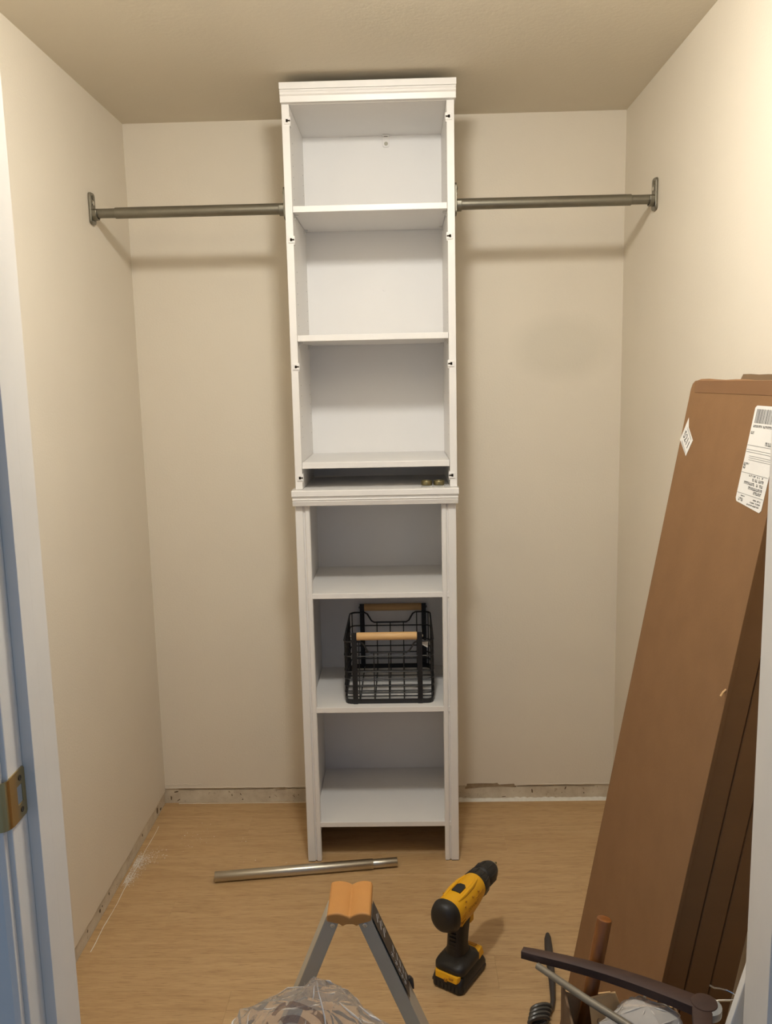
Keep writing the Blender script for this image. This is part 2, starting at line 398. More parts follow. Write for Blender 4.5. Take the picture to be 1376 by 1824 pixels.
bm = new(); lathe(bm, [(.0035, JL+.0012), (.0035, JL+.0024), (.0028, JL+.0026)], 12, 'x', (0, -2.023, sp_z0+.011)); obj('screw', bm, HOLE, sp)
bm = new(); lathe(bm, [(.0035, JL+.0012), (.0035, JL+.0024), (.0028, JL+.0026)], 12, 'x', (0, -2.023, sp_z1-.011)); obj('screw', bm, HOLE, sp)
bm = new(); box(bm, JL+.0003, JL+.001, -2.032, -2.018, sp_z0+.020, sp_z1-.020); obj('latch_hole', bm, CHROME, sp)
# scuffs on the jamb paint
bm = new()
for y_, z_, s_ in ((-1.978, .845, .004), (-1.985, .86, .003), (-1.96, .62, .0025), (-2.03, .72, .0025), (-1.979, .98, .003)):
    xx = JL if y_ < -2.014 or y_ > -1.978 else JL+.0125
    box(bm, xx-.0005, xx+.0012, y_-s_/2, y_+s_/2, z_-s_, z_+s_)
obj('paint_chip', bm, CAULK, jl, kind='stuff')

# ceiling lamp above the doorway side of the closet (outside the picture, lights the scene)
lamp = thing('ceiling_lamp', 'round white dome lamp on the closet ceiling above the doorway', 'ceiling lamp', (LAMP_POS[0], LAMP_POS[1], H))
bm = new(); lathe(bm, [(.135, -.0005), (.135, -.016), (.128, -.020), (.02, -.020)], 40); obj('base', bm, WHITE, lamp, smooth=True, local=True)
bm = new(); lathe(bm, [(.085, -.0202)]+[(.085*math.cos(t), -.0202-.070*math.sin(t)) for t in [k*PI/2/12 for k in range(1, 12)]]+[(.002, -.0902)], 40); obj('glass_dome', bm, GLOW, lamp, smooth=True, local=True)

# ================================================================== bookcase
bc = thing('bookcase', 'tall narrow white bookcase tower with open shelves against the back wall', 'bookcase', (.838, -.21, 0))
XL, XR, FYc = .590, 1.0890, -.405
T = .022
UB, LB = -.060, -.006        # back panels of the upper and lower half
ZT = 2.364
for s, x in ((1, XL), (-1, XR)):
    bxo('side_panel', (min(x, x+s*T), max(x, x+s*T), FYc, UB+.004, 1.2425, ZT), WHITE, bc, .0012)
    bxo('side_panel', (min(x, x+s*T)+(.0 if s > 0 else -.004), max(x, x+s*T)-(0 if s > 0 else .004), FYc+.019, LB+.004, .0, 1.19), WHITE, bc, .0012)
XI, XJ = XL+T, XR-T
def shelf(z0, z1, y0, y1, x0=XI, x1=XJ): return bxo('shelf', (x0+.0008, x1-.0008, y0, y1, z0, z1), WHITE, bc, .0012)
bxo('back_panel', (XI-.002, XJ+.002, UB, UB+.004, 1.243, ZT), WBACK, bc, 0)
bxo('back_panel', (XI-.002, XJ+.002-.004, LB, LB+.004, .10, 1.19), WBACK, bc, 0)
up = [(2.064, 2.082), (1.691, 1.709), (1.306, 1.325)]
for z0, z1 in up: shelf(z0, z1, FYc+.001, UB-.001)
bxo('top_panel', (XI, XJ, FYc+.002, UB, ZT-.001, ZT+.016), WHITE, bc)
# lower half: three shelves, ledge, fluted posts
for z0, z1 in ((.893, .910), (.5155, .533), (.121, .138)): shelf(z0, z1, FYc+.002, LB-.001, XI, XJ-.004)
for xo, s in ((.5855, 1), (1.0850, -1)):
    w = .0455
    prof = [(0, .019), (0, .002), (.002, 0), (.0235, 0), (.0265, .0055), (.029, .0055), (.031, .0015), (.033, 0), (.0425, 0), (w, .003), (w, .019)]
    bm = new(); prism(bm, [(xo+s*u, FYc+v_) for u, v_ in prof], 'z', .0025, 1.192)
    p = obj('post', bm, WHITE, bc, bevel=.0006)
    bm = new(); prism(bm, [(xo+s*u, FYc+v_+.001) for u, v_ in [(.002, .016), (.002, .0), (.0235, .0), (.0265, .006), (.031, .002), (.0425, .0), (.0425, .016)]], 'z', 0, .0026); obj('foot_pad', bm, BPLAST, p)
def moulding(name, x0, x1, prof):
    bm = new(); prism(bm, prof, 'x', x0, x1); return obj(name, bm, WHITE, bc, bevel=.0006)
# ledge between the two halves
moulding('ledge', .5795, 1.0925, [(LB, 1.2415), (-.430, 1.2415), (-.4315, 1.240), (-.4315, 1.2235), (-.430, 1.2225), (LB, 1.2225)])
moulding('ledge_moulding', .5815, 1.0905, [(-.38, 1.222), (-.428, 1.222), (-.4285, 1.2195), (-.425, 1.2165), (-.4275, 1.2155), (-.428, 1.2115), (-.4245, 1.2085), (-.4265, 1.2075), (-.422, 1.193), (-.38, 1.193)])
# crown
moulding('crown', .588, 1.0945, [(UB, 2.4165), (-.4285, 2.4165), (-.430, 2.415), (-.430, 2.3985), (-.4290, 2.3975), (UB, 2.3975)])
moulding('crown_moulding', .589, 1.0935, [(-.36, 2.397), (-.4285, 2.397), (-.429, 2.3925), (-.4265, 2.3895), (-.4275, 2.387), (-.4275, 2.384), (-.4235, 2.380), (-.4215, 2.364), (-.36, 2.364)])
# hinge plates with their screw slots on the front edges
for i, z in enumerate((2.318, 1.986, 1.616, 1.2785)):
    for s, x in ((1, XI), (-1, XJ)):
        bm = new()
        box(bm, *sorted((x-s*.015, x+s*.004)), FYc-.0035, FYc+.010, z-.009, z+.009)
        box(bm, *sorted((x, x+s*.003)), FYc-.001, FYc+.018, z-.014, z+.012)
        h = obj('hinge_plate', bm, WHITE, bc, bevel=.0008)
        bm = new(); box(bm, *sorted((x-s*.0100, x+s*.0025)), FYc-.0042, FYc-.0030, z-.0022, z+.0022)
        box(bm, *sorted((x-s*.0100, x-s*.004)), FYc-.0042, FYc-.0030, z-.0042, z+.0042); obj('screw', bm, HOLE, h)
# shelf pins below the loose shelves
for z0, z1 in up[:2]:
    for s, x in ((1, XI), (-1, XJ)):
        for y_ in (FYc+.04, UB-.05):
            bm = new(); box(bm, *sorted((x, x+s*.012)), y_-.004, y_+.004, z0-.0045, z0-.0002); box(bm, *sorted((x, x+s*.003)), y_-.004, y_+.004, z0-.014, z0-.004)
            obj('shelf_pin', bm, GLASSY if y_ < -.2 else WHITE, bc, bevel=.0006)
# rows of peg holes in the upper sides
bm = new()
for s, x in ((1, XI), (-1, XJ)):
    for z0 in (2.11, 1.74, 1.40):
        for k in range(6):
            for y_ in (FYc+.055, UB-.035):
                lathe(bm, [(.002, x-.0004), (.002, x+s*.0003)], 8, 'x', (0, y_, z0+k*.032))
obj('peg_hole', bm, INKG, bc, kind='stuff')
# wall bracket under the top and a cam cover on the backs
bm = new(); prism(bm, rrect(.023, .034, .007, 4, .886, 2.3435), 'y', UB-.0050, UB-.0002); box(bm, .8745, .8975, UB-.018, UB-.0002, 2.3585, 2.3625)
br = obj('wall_bracket', bm, WHITE, bc, bevel=.0006)
bm = new(); lathe(bm, [(.0062, UB-.0062), (.0062, UB-.0045), (.004, UB-.0066)], 14, 'y', (.8865, 0, 2.337)); obj('screw', bm, NICKEL, br)
bm = new(); box(bm, .880, .892, UB-.0125, UB-.0075, 2.3580, 2.3590); obj('slot', bm, HOLE, br)
for z, x in ((1.872, .871), (1.268, .865)):
    bm = new(); lathe(bm, [(.006, UB-.0012), (.0045, UB-.002), (.0012, UB-.0014)], 14, 'y', (x, 0, z)); obj('screw_cover', bm, WBACK, bc, smooth=True)

# ================================================================== closet rods
def hanging_rod(label, xw, xt, xj, s):
    """xw: wall face, xt: bookcase side, xj: where the thick tube starts; s: +1 from left wall"""
    y0, z0 = -.362, 2.083
    t = thing('closet_rod', label, 'closet rod', (xw, y0, z0), 'closet rods fixed beside the bookcase')
    def tubeh(xa, xb, r, ri):
        bm = new(); lathe(bm, [(ri, xa), (r-.001, xa), (r, xa+s*.001), (r, xb-s*.001), (r-.001, xb), (ri, xb)], 28, 'x', (0, y0, z0)); return bm
    obj('inner_tube', tubeh(xw+s*.006, xj+s*.05, .0138, .011), NICKEL, t, smooth=True)
    obj('outer_tube', tubeh(xj, xt-s*.005, .0163, .0141), NICKEL, t, smooth=True)
    for xa, sd, nm in ((xw, s, 'wall_bracket'), (xt, -s, 'side_bracket')):
        bm = new()
        pts = rrect(.042, .092, .011, 5, y0, z0+.014)
        prism(bm, pts, 'x', xa+sd*.0002, xa+sd*.0075)
        # half cup that cradles the tube
        ri, ro = .0168, .0205
        arc = [(ro*math.cos(a), ro*math.sin(a)) for a in [PI+k*PI/14 for k in range(15)]]
        arc = [(ro, .007)] + [(ro*math.cos(a), ro*math.sin(a)) for a in [-k*PI/14 for k in range(15)]] + [(-ro, .007), (-ri, .007)] + [(ri*math.cos(a), ri*math.sin(a)) for a in [-PI+k*PI/14 for k in range(15)]] + [(ri, .007)]
        prism(bm, [(y0+u, z0+w) for u, w in arc], 'x', xa+sd*.0074, xa+sd*.022)
        b = obj(nm, bm, NICKEL, t, bevel=.001)
        for zz in (z0+.030, z0+.046):
            bm = new(); lathe(bm, [(.0065, xa+sd*.007), (.0065, xa+sd*.0095), (.003, xa+sd*.011)], 14, 'x', (0, y0, zz)); obj('screw', bm, CHROME if zz < z0+.04 else NICKEL, b, smooth=True)
    return t
hanging_rod('dull nickel closet rod from the left wall to the bookcase side', 0, XL, .074, 1)
hanging_rod('dull nickel closet rod from the bookcase side to the right wall', W, XR, 1.613, -1)
# loose rod on the floor
a = Vector((.299, -.513, .0163)); b = Vector((.881, -.436, .0163)); d = (b-a).normalized()
lr = thing('loose_rod', 'short satin steel telescopic rod lying on the floor before the bookcase', 'closet rod', (a.x, a.y, 0))
q = a+d*(.508)
def tube_h(p0, p1, r, ri):
    bm = new(); L_ = (p1-p0).length; lathe(bm, [(ri, 0), (r-.0008, 0), (r, .0008), (r, L_-.0008), (r-.0008, L_), (ri, L_)], 32, 'z')
    # inner skin
    lathe(bm, [(ri, 0), (ri, L_)], 32, 'z', cap=False)
    rot = Vector((0, 0, 1)).rotation_difference(p1-p0).to_matrix().to_4x4(); bmesh.ops.transform(bm, matrix=Matrix.Translation(p0) @ rot, verts=bm.verts); return bm
def open_tube(p0, p1, r, ri):
    bm = new(); L_ = (p1-p0).length
    rings = [(ri, 0), (r-.0006, 0), (r, .0008), (r, L_-.0008), (r-.0006, L_), (ri, L_), (ri, 0)]
    lathe(bm, rings, 32, 'z', cap=False); bmesh.ops.remove_doubles(bm, verts=bm.verts[:], dist=1e-6)
    rot = Vector((0, 0, 1)).rotation_difference(p1-p0).to_matrix().to_4x4(); bmesh.ops.transform(bm, matrix=Matrix.Translation(p0) @ rot, verts=bm.verts); return bm
obj('outer_tube', open_tube(a, q, .0163, .0145), STEEL, lr, smooth=True)
obj('inner_tube', open_tube(q-d*.05, b, .0142, .0125), STEEL, lr, smooth=True)

# ================================================================== two tins on the ledge
zl = 1.2417
for i, (x, lab) in enumerate(((.9955, 'small round brass tin on the bookcase ledge, left of two'), (1.0335, 'small round brass tin on the bookcase ledge, right one next to the side panel'))):
    t = thing('tin', lab, 'tin', (x, -.388, zl), 'two brass tins on the ledge')
    bm = new(); prism(bm, rrect(.034, .034, .003), 'z', .0002, .005); obj('tray', bm, GLASSY, t, local=True)
    bm = new(); lathe(bm, [(.0155, .0052), (.0170, .0065), (.0170, .0185), (.0160, .0200), (.0140, .0200), (.0130, .0186), (.002, .0186)], 28); obj('lid', bm, BRASSD, t, local=True, smooth=True)

# ================================================================== wire basket
bk = thing('wire_basket', 'black wire basket with two wooden handles on the middle lower shelf', 'basket', (.866, -.19, .533))
zs = .5332
x0, x1, yf, yb = .722, 1.010, -.372, -.023       # footprint
WR = .0022
def rr_path(x0, x1, y0, y1, r, z, n=5):
    return [(u, v_, z) for u, v_ in rrect(x1-x0, y1-y0, r, n, (x0+x1)/2, (y0+y1)/2)]
bm = new()   # flat band round the bottom
outer = rrect(x1-x0, yb-yf, .022, 5, (x0+x1)/2, (yf+yb)/2); inner = rrect(x1-x0-.005, yb-yf-.005, .020, 5, (x0+x1)/2, (yf+yb)/2)
loft(bm, [[(u, v_, zs) for u, v_ in outer], [(u, v_, zs+.016) for u, v_ in outer], [(u, v_, zs+.016) for u, v_ in inner], [(u, v_, zs) for u, v_ in inner], [(u, v_, zs) for u, v_ in outer]], cap=False)
bmesh.ops.remove_doubles(bm, verts=bm.verts[:], dist=1e-6)
obj('base_band', bm, BLACKW, bk)
bm = new()   # floor grid
for k in range(1, 6):
    x = x0+(x1-x0)*k/6; tube(bm, [(x, yf+.002, zs+.004), (x, yb-.002, zs+.004)], WR, 6)
for k in range(1, 7):
    y = yf+(yb-yf)*k/7; tube(bm, [(x0+.002, y, zs+.0065), (x1-.002, y, zs+.0065)], WR, 6)
obj('floor_grid', bm, BLACKW, bk, kind='stuff')
HF, HS = .172, .209          # dip height and full height of the wire walls
levels = [.036, .060, .084, .108, .160]
bm = new()
for h in levels: tube(bm, rr_path(x0, x1, yf, yb, .022, zs+h), WR, 6, closed=True)
for yy in (yf, yb):
    for k in range(1, 6):
        x = x0+(x1-x0)*k/6; tube(bm, [(x, yy, zs+.01), (x, yy, zs+(HS if k in (1, 5) else HF))], WR*.9, 6)
for xx in (x0, x1):
    for k in range(1, 8):
        y = yf+(yb-yf)*k/8; tube(bm, [(xx, y, zs+.01), (xx, y, zs+HS)], WR*.9, 6)
    for yy in (yf, yb):
        sx = 1 if xx == x0 else -1; sy = 1 if yy == yf else -1
        tube(bm, [(xx+sx*.0065, yy+sy*.0065, zs+.01), (xx+sx*.0065, yy+sy*.0065, zs+HS)], WR*.9, 6)
obj('wire_mesh', bm, BLACKW, bk, kind='stuff', smooth=True)
# rim: full height at the sides, dipping in the middle of front and back
def rim_half(yy, sgn):
    ux0, ux1 = x0+.052, x1-.052
    pts = [(x0+.022, HS), (ux0, HS), (ux0+.010, HS-.006), (ux0+.024, HF+.006), (ux0+.034, HF), (ux1-.034, HF), (ux1-.024, HF+.006), (ux1-.010, HS-.006), (ux1, HS), (x1-.022, HS)]
    return [(u, yy, zs+h) for u, h in pts]
cr = lambda cx, cy, a0, a1: [(cx+.022*math.cos(a), cy+.022*math.sin(a), zs+HS) for a in [a0+(a1-a0)*k/5 for k in range(1, 5)]]
path = rim_half(yf, 1) + cr(x1-.022, yf+.022, -PI/2, 0) + [(x1, yf+.022, zs+HS), (x1, yb-.022, zs+HS)] + cr(x1-.022, yb-.022, 0, PI/2) + rim_half(yb, 1)[::-1] + cr(x0+.022, yb-.022, PI/2, PI) + [(x0, yb-.022, zs+HS), (x0, yf+.022, zs+HS)] + cr(x0+.022, yf+.022, PI, 1.5*PI)
bm = new(); tube(bm, path, .0029, 8, closed=True); obj('rim', bm, BLACKW, bk, smooth=True)
for yy, s in ((yf, -1), (yb, 1)):
    ux0, ux1 = (.756, .966) if s < 0 else (.765, .988)
    for x in (ux0, ux1):
        bxo('upright', (x-.0082, x+.0082, *sorted((yy+s*.0005, yy+s*.0045)), zs+.0005, zs+.240), BLACKW, bk, .001)
    bm = new(); lathe(bm, [(.0120, ux0+.0083), (.0128, ux0+.010), (.0128, ux1-.010), (.0120, ux1-.0083)], 24, 'x', (0, yy+s*.0022, zs+.2275)); obj('handle', bm, BEECH, bk, smooth=True, label='light wooden handle')
    for x, q_ in ((ux0-.0082, -1), (ux1+.0082, 1)):
        bm = new(); lathe(bm, [(.004, x), (.004, x+q_*.003), (.002, x+q_*.004)], 10, 'x', (0, yy+s*.0022, zs+.2275)); obj('bolt', bm, NICKEL, bk)

bm = new(); loft(bm, [[(.975, -.369, zs+.212), (.994, -.362, zs+.206), (.994, -.3615, zs+.206), (.975, -.3685, zs+.212)], [(.973, -.368, zs+.196), (.992, -.360, zs+.182), (.992, -.3595, zs+.182), (.973, -.3675, zs+.196)]])
obj('paper_tag', bm, STICK, bk, label='small pale paper tag at the right upright')

# ================================================================== cordless drill
hd = math.radians(57)
dr = thing('cordless_drill', 'yellow and black cordless drill standing upright on its battery', 'drill', (1.050, -.9530, 0), None, (0, 0, hd)); dr.scale = (1.08, 1.08, 1.08)
def rsec(w, l, r, z, f0=0., n=5): return [(f0+u, v_, z) for u, v_ in rrect(l, w, r, n)]
# local x = forward, y = left, z = up
bm = new()
loft(bm, [rsec(.078, .122, .012, .001), rsec(.084, .130, .012, .004), rsec(.085, .131, .012, .022), rsec(.082, .128, .012, .026), rsec(.078, .118, .012, .036), rsec(.070, .108, .012, .040)])
bt = obj('battery', bm, BPLAST, dr, smooth=True, local=True)
bm = new()      # raised ribs on the sides and rear of the pack
for s in (1, -1):
    box(bm, -.058, .056, *sorted((s*.042, s*.0438)), .009, .0165)
for k in range(-3, 4): box(bm, -.0672, -.0652, k*.010-.0028, k*.010+.0028, .005, .020)
obj('rib', bm, RUBBER, bt, local=True, kind='stuff', bevel=.0006)
bm = new()      # latch at the rear: yellow, with a dark button notch
loft(bm, [[(-.056, -.034, .030), (-.056, .034, .030), (-.068, .029, .030), (-.069, -.029, .030)], [(-.054, -.035, .046), (-.054, .035, .046), (-.064, .031, .046), (-.065, -.031, .046)]])
lt = obj('latch', bm, YELLOW, dr, local=True, bevel=.002, label='yellow battery latch')
bm = new(); box(bm, -.0705, -.066, -.004, .004, .028, .036); box(bm, -.0688, -.066, -.020, -.008, .036, .041); obj('notch', bm, YDARK, lt, local=True, bevel=.001)
bm = new()      # foot
loft(bm, [rsec(.074, .094, .014, .040, -.010), rsec(.082, .102, .020, .045, -.010), rsec(.083, .102, .022, .056, -.010), rsec(.078, .096, .024, .062, -.010), rsec(.062, .078, .026, .068, -.009), rsec(.050, .062, .022, .076, -.007)])
ft = obj('foot', bm, RUBBER, dr, local=True, smooth=True)
bm = new()      # yellow shoulder of the pack at the front
loft(bm, [[(.032, -.038, .036), (.066, -.034, .034), (.066, .034, .034), (.032, .038, .036)], [(.030, -.037, .0605), (.058, -.032, .058), (.058, .032, .058), (.030, .037, .0605)]])
sh = obj('front_shoulder', bm, YELLOW, dr, local=True, bevel=.003, label='yellow front shoulder')
bm = new(); box(bm, .044, .054, -.020, .020, .0570, .0605); obj('slot', bm, YDARK, sh, local=True, bevel=.001)
bm = new(); prism(bm, rrect(.010, .009, .002, 3, -.008, .052), 'y', -.0405, -.0385); obj('charge_lamp', bm, LENS, dr, local=True)
bm = new()      # handle
secs = [(.066, .066, .052, -.008), (.076, .058, .049, -.009), (.095, .053, .045, -.009), (.120, .054, .045, -.006), (.148, .058, .046, -.002), (.168, .068, .049, .004), (.185, .078, .052, .008)]
loft(bm, [rsec(w, l, min(w, l)*.42, z, f) for z, l, w, f in secs]); hg = obj('handle', bm, RUBBER, dr, local=True, smooth=True)
bm = new()
for k in range(5): box(bm, -.0362, -.030, -.009, .009, .090+k*.010, .093+k*.010)
obj('grip_rib', bm, BPLAST, hg, local=True, kind='stuff', bevel=.001)
bm = new()      # trigger and the direction switch
loft(bm, [[(.020, -.010, .132), (.034, -.009, .134), (.034, .009, .134), (.020, .010, .132)], [(.022, -.010, .148), (.030, -.009, .149), (.030, .009, .149), (.022, .010, .148)], [(.026, -.010, .172), (.046, -.009, .172), (.046, .009, .172), (.026, .010, .172)]])
obj('trigger', bm, BPLAST, dr, local=True, bevel=.002)
for s in (1, -1): bxo('switch_plate', (.012, .030, *sorted((s*.0205, s*.0245)), .142, .170), YELLOW, dr, .002, local=True)
ZA = .199
def ell(f, r, rz, z=ZA, n=32, pw=2.0): return [(f, r*math.copysign(abs(math.cos(t))**(2/pw), math.cos(t)), z+rz*math.copysign(abs(math.sin(t))**(2/pw), math.sin(t))) for t in [k*2*PI/n for k in range(n)]]
bm = new()      # motor housing
loft(bm, [ell(-.068, .0325, .035, ZA-.002, 32, 2.3), ell(-.064, .0345, .0375, ZA-.003, 32, 2.4), ell(-.040, .0350, .0395, ZA-.005, 32, 2.4), ell(-.01, .0350, .040, ZA-.006, 32, 2.4), ell(.02, .0345, .040, ZA-.006, 32, 2.4), ell(.05, .033, .038, ZA-.004, 32, 2.3), ell(.074, .0325, .0345, ZA-.001), ell(.080, .031, .032, ZA)])
hs = obj('motor_housing', bm, YELLOW, dr, local=True, smooth=True)
bm = new(); prism(bm, [(-.016, -.012), (.012, -.012), (.019, -.006), (.019, .006), (.012, .012), (-.016, .012)], 'z', ZA+.0315, ZA+.0362); obj('gear_switch', bm, BPLAST, hs, local=True, bevel=.001, label='black gear switch')
bm = new()
for s in (1, -1):   # ridges beside the switch, vents, seam screws
    tube(bm, [(-.040, s*.020, ZA+.0285), (-.01, s*.0205, ZA+.0295), (.03, s*.0195, ZA+.0300), (.062, s*.016, ZA+.0300)], [.003, .0055, .0055, .0025], 8)
obj('ridge', bm, YELLOW, hs, local=True, smooth=True)
bm = new()
for s in (1, -1):
    for k in range(3): tube(bm, [(-.052+k*.001, s*(.0352-.0006*k), ZA-.024+k*.010), (-.030, s*(.0358-.0006*k), ZA-.018+k*.010)], .0020, 6)
    for f_, z_ in ((-.028, .013), (.012, .016), (.040, .016), (-.02, .021)): lathe(bm, [(.0022, s*.030), (.0022, s*(.0352-(z_-.012)*.28))], 8, 'y', (f_, 0, ZA+z_))
    tube(bm, [(.028, s*.0338, ZA+.006), (.062, s*.0318, ZA+.009)], .0014, 6)
obj('vent', bm, YDARK, hs, local=True, kind='stuff')
for s in (1, -1):
    mw = Matrix.Translation((.010, s*.0350, ZA-.004)) @ Matrix.Rotation(PI/2, 4, 'X') if s < 0 else Matrix.Translation((.010, s*.0350, ZA-.004)) @ Matrix.Rotation(PI, 4, 'Z') @ Matrix.Rotation(PI/2, 4, 'X')
    text_mesh('DEWALT', .0125, YDARK, 'lettering', hs, mw)
bm = new()      # black rear cap
loft(bm, [ell(-.0900, .012, .014), ell(-.0885, .021, .024), ell(-.084, .029, .032), ell(-.077, .0335, .036), ell(-.070, .0355, .0388, ZA-.002, 32, 2.25), ell(-.063, .0366, .0402, ZA-.003, 32, 2.4), ell(-.057, .0366, .0404, ZA-.004, 32, 2.4), ell(-.0555, .0330, .036, ZA-.004, 32, 2.4)])
obj('rear_cap', bm, RUBBER, dr, local=True, smooth=True)
bm = new()      # front gear neck beneath the clutch, then clutch ring and chuck
loft(bm, [ell(.078, .0325, .034, ZA-.001), ell(.084, .0335, .035, ZA-.001), ell(.104, .0315, .033, ZA), ell(.110, .028, .028)])
for k in range(12):
    a = k*2*PI/12; 
    tube(bm, [(.084, .0325*math.cos(a), ZA-.001+.034*math.sin(a)), (.104, .0308*math.cos(a), ZA+.0322*math.sin(a))], .0022, 6)
obj('clutch_ring', bm, BPLAST, dr, local=True, smooth=True)
bm = new()
lathe(bm, [(.0235, .108), (.0285, .113), (.0295, .120), (.0290, .140), (.0265, .155), (.0215, .167), (.0165, .172)], 36, 'x', (0, 0, ZA))
for k in range(9):
    a = k*2*PI/9; tube(bm, [(.118, .0285*math.cos(a), ZA+.0285*math.sin(a)), (.142, .0280*math.cos(a), ZA+.0280*math.sin(a)), (.158, .0238*math.cos(a), ZA+.0238*math.sin(a))], [.002, .003, .001], 6)
ck = obj('chuck', bm, RUBBER, dr, local=True, smooth=True)
bm = new(); lathe(bm, [(.0160, .1715), (.0150, .177), (.008, .181), (.004, .181)], 24, 'x', (0, 0, ZA)); obj('chuck_nose', bm, STEEL, ck, local=True, smooth=True)
bm = new(); lathe(bm, [(.0036, .180), (.0036, .194), (.0022, .199), (.001, .200)], 6, 'x', (0, 0, ZA)); obj('drill_bit', bm, BRASSD, dr, local=True)

# ================================================================== step ladder (its far side shows at the picture's lower edge)
sl = thing('step_ladder', 'small aluminium step ladder with an orange top cap, seen from above', 'step ladder', (.83, -1.80, 0))
ZC = .655
def rail(xt, dx, y0, y1, name, z0=0.0):
    """rail from the cap down; dx = sideways run per metre of drop"""
    bm = new(); w = .0265
    zt = .6545
    rings = []
    for z in (zt, z0):
        xc = xt+dx*(zt-z)
        rings.append([(xc-w/2, y0, z), (xc+w/2, y0, z), (xc+w/2, y1, z), (xc-w/2, y1, z)])
    loft(bm, rings)
    return obj(name, bm, ALU, sl, bevel=.0012)
for k, (ya, yb_) in enumerate(((-1.660, -1.612), (-1.985, -2.033))):
    ya, yb_ = (ya, yb_) if ya < yb_ else (yb_, ya)
    lrail = rail(.790, -.405, ya, yb_, 'rail'); rrail = rail(.839, .408, ya, yb_, 'rail')
    s = 1 if k == 0 else -1
    yc0, yc1 = (-1.676, -1.578) if k == 0 else (-2.067, -1.969)
    # cap: two rounded humps meeting in a crease
    bm = new()
    xs0, xs1, xm = .7795, .8545, .8185
    prof = []
    for i in range(13):
        u = i/12; prof.append((xs0+(xm-xs0)*u, .667+.0055*max(0, math.sin(PI*u))**.7 - .004*u))
    for i in range(1, 13):
        u = i/12; prof.append((xm+(xs1-xm)*u, .663+.0055*max(0, math.sin(PI*u))**.7 + .004*u))
    bot = [(xs1+.001, .655), (.836, .650), (.830, .645), (.8255, .649), (.8115, .649), (.8065, .645), (.800, .650), (xs0-.001, .655)]
    prism(bm, prof+bot, 'y', yc0, yc1)
    obj('top_cap', bm, ORANGE, sl, bevel=.003, label='orange plastic top cap', seg=3)
    yf_ = ya if k == 0 else yb_
    q_ = -1 if k == 0 else 1
    for xx, zz in ((.7875, .638), (.8440, .638)):
        bm = new(); lathe(bm, [(.0042, yf_-q_*.001), (.0042, yf_+q_*.0012), (.0022, yf_+q_*.0016), (.0018, yf_+q_*.0004)], 16, 'y', (xx, 0, zz)); obj('screw', bm, CHROME, lrail if xx < .82 else rrail, smooth=True)
    if k == 0:
        # black label with worn white print on the outer web of the right rail
        x_at = lambda z: .839+.408*(.662-z)+.01325
        nrm = Vector((1, 0, .408)).normalized()
        def P3(z, y, h): p_ = Vector((x_at(z), y, z))+nrm*h; return tuple(p_)
        bm = new()
        zA, zB = .652, .498
        loft(bm, [[P3(zA, ya+.0005, 0), P3(zA, yb_-.001, 0), P3(zA, yb_-.001, .0007), P3(zA, ya+.0005, .0007)], [P3(zB, ya+.0005, 0), P3(zB+.006, yb_-.001, 0), P3(zB+.006, yb_-.001, .0007), P3(zB, ya+.0005, .0007)]])
        lb = obj('warning_label', bm, LABELB, rrail, label='black warning label with worn white print')
        bm = new(); rl = random.Random(5)
        def stroke(z0_, y0_, z1_, y1_, w=.0012):
            a_ = Vector(P3(z0_, y0_, .0009)); b_ = Vector(P3(z1_, y1_, .0009)); tube(bm, [a_, b_], w/2, 4)
        for zz in (.632, .618, .604, .572, .556, .543, .531, .519):
            yc = ya+.012
            if zz > .6:
                stroke(zz, yc+.002, zz+.006, yc+.018, .0022); stroke(zz-.003, yc+.018, zz+.001, yc+.028, .0012)
            else:
                ring = [P3(zz+.004*math.cos(t), yc+.005*math.sin(t), .0009) for t in [k_*2*PI/10 for k_ in range(10)]]
                tube(bm, ring, .0006, 4, closed=False); stroke(zz, yc-.002, zz+.001, yc+.002, .0012)
                stroke(zz-.004, yc+.013, zz, yc+.026, .0009); stroke(zz-.007, yc+.013, zz-.003, yc+.026, .0007)
        obj('print', bm, INKL, lb, kind='stuff')
        bm = new(); tube(bm, [P3(.505, yb_-.006, .0016), P3(.498, yb_-.004, .003), P3(.490, yb_-.008, .0022), P3(.484, yb_-.008, .001)], [.004, .0045, .003, .0015], 8); obj('peeled_corner', bm, LABELB, lb, smooth=True)
for zt_, dep in ((.43, .10), (.20, .12)):
    xc = .839+.408*(.662-zt_)
    bxo('tread', (xc-.045, xc+.045, -1.984, -1.661, zt_-.018, zt_), ALU, sl, .004)
bxo('brace', (.630, .646, -1.984, -1.661, .28, .30), ALU, sl, .002)

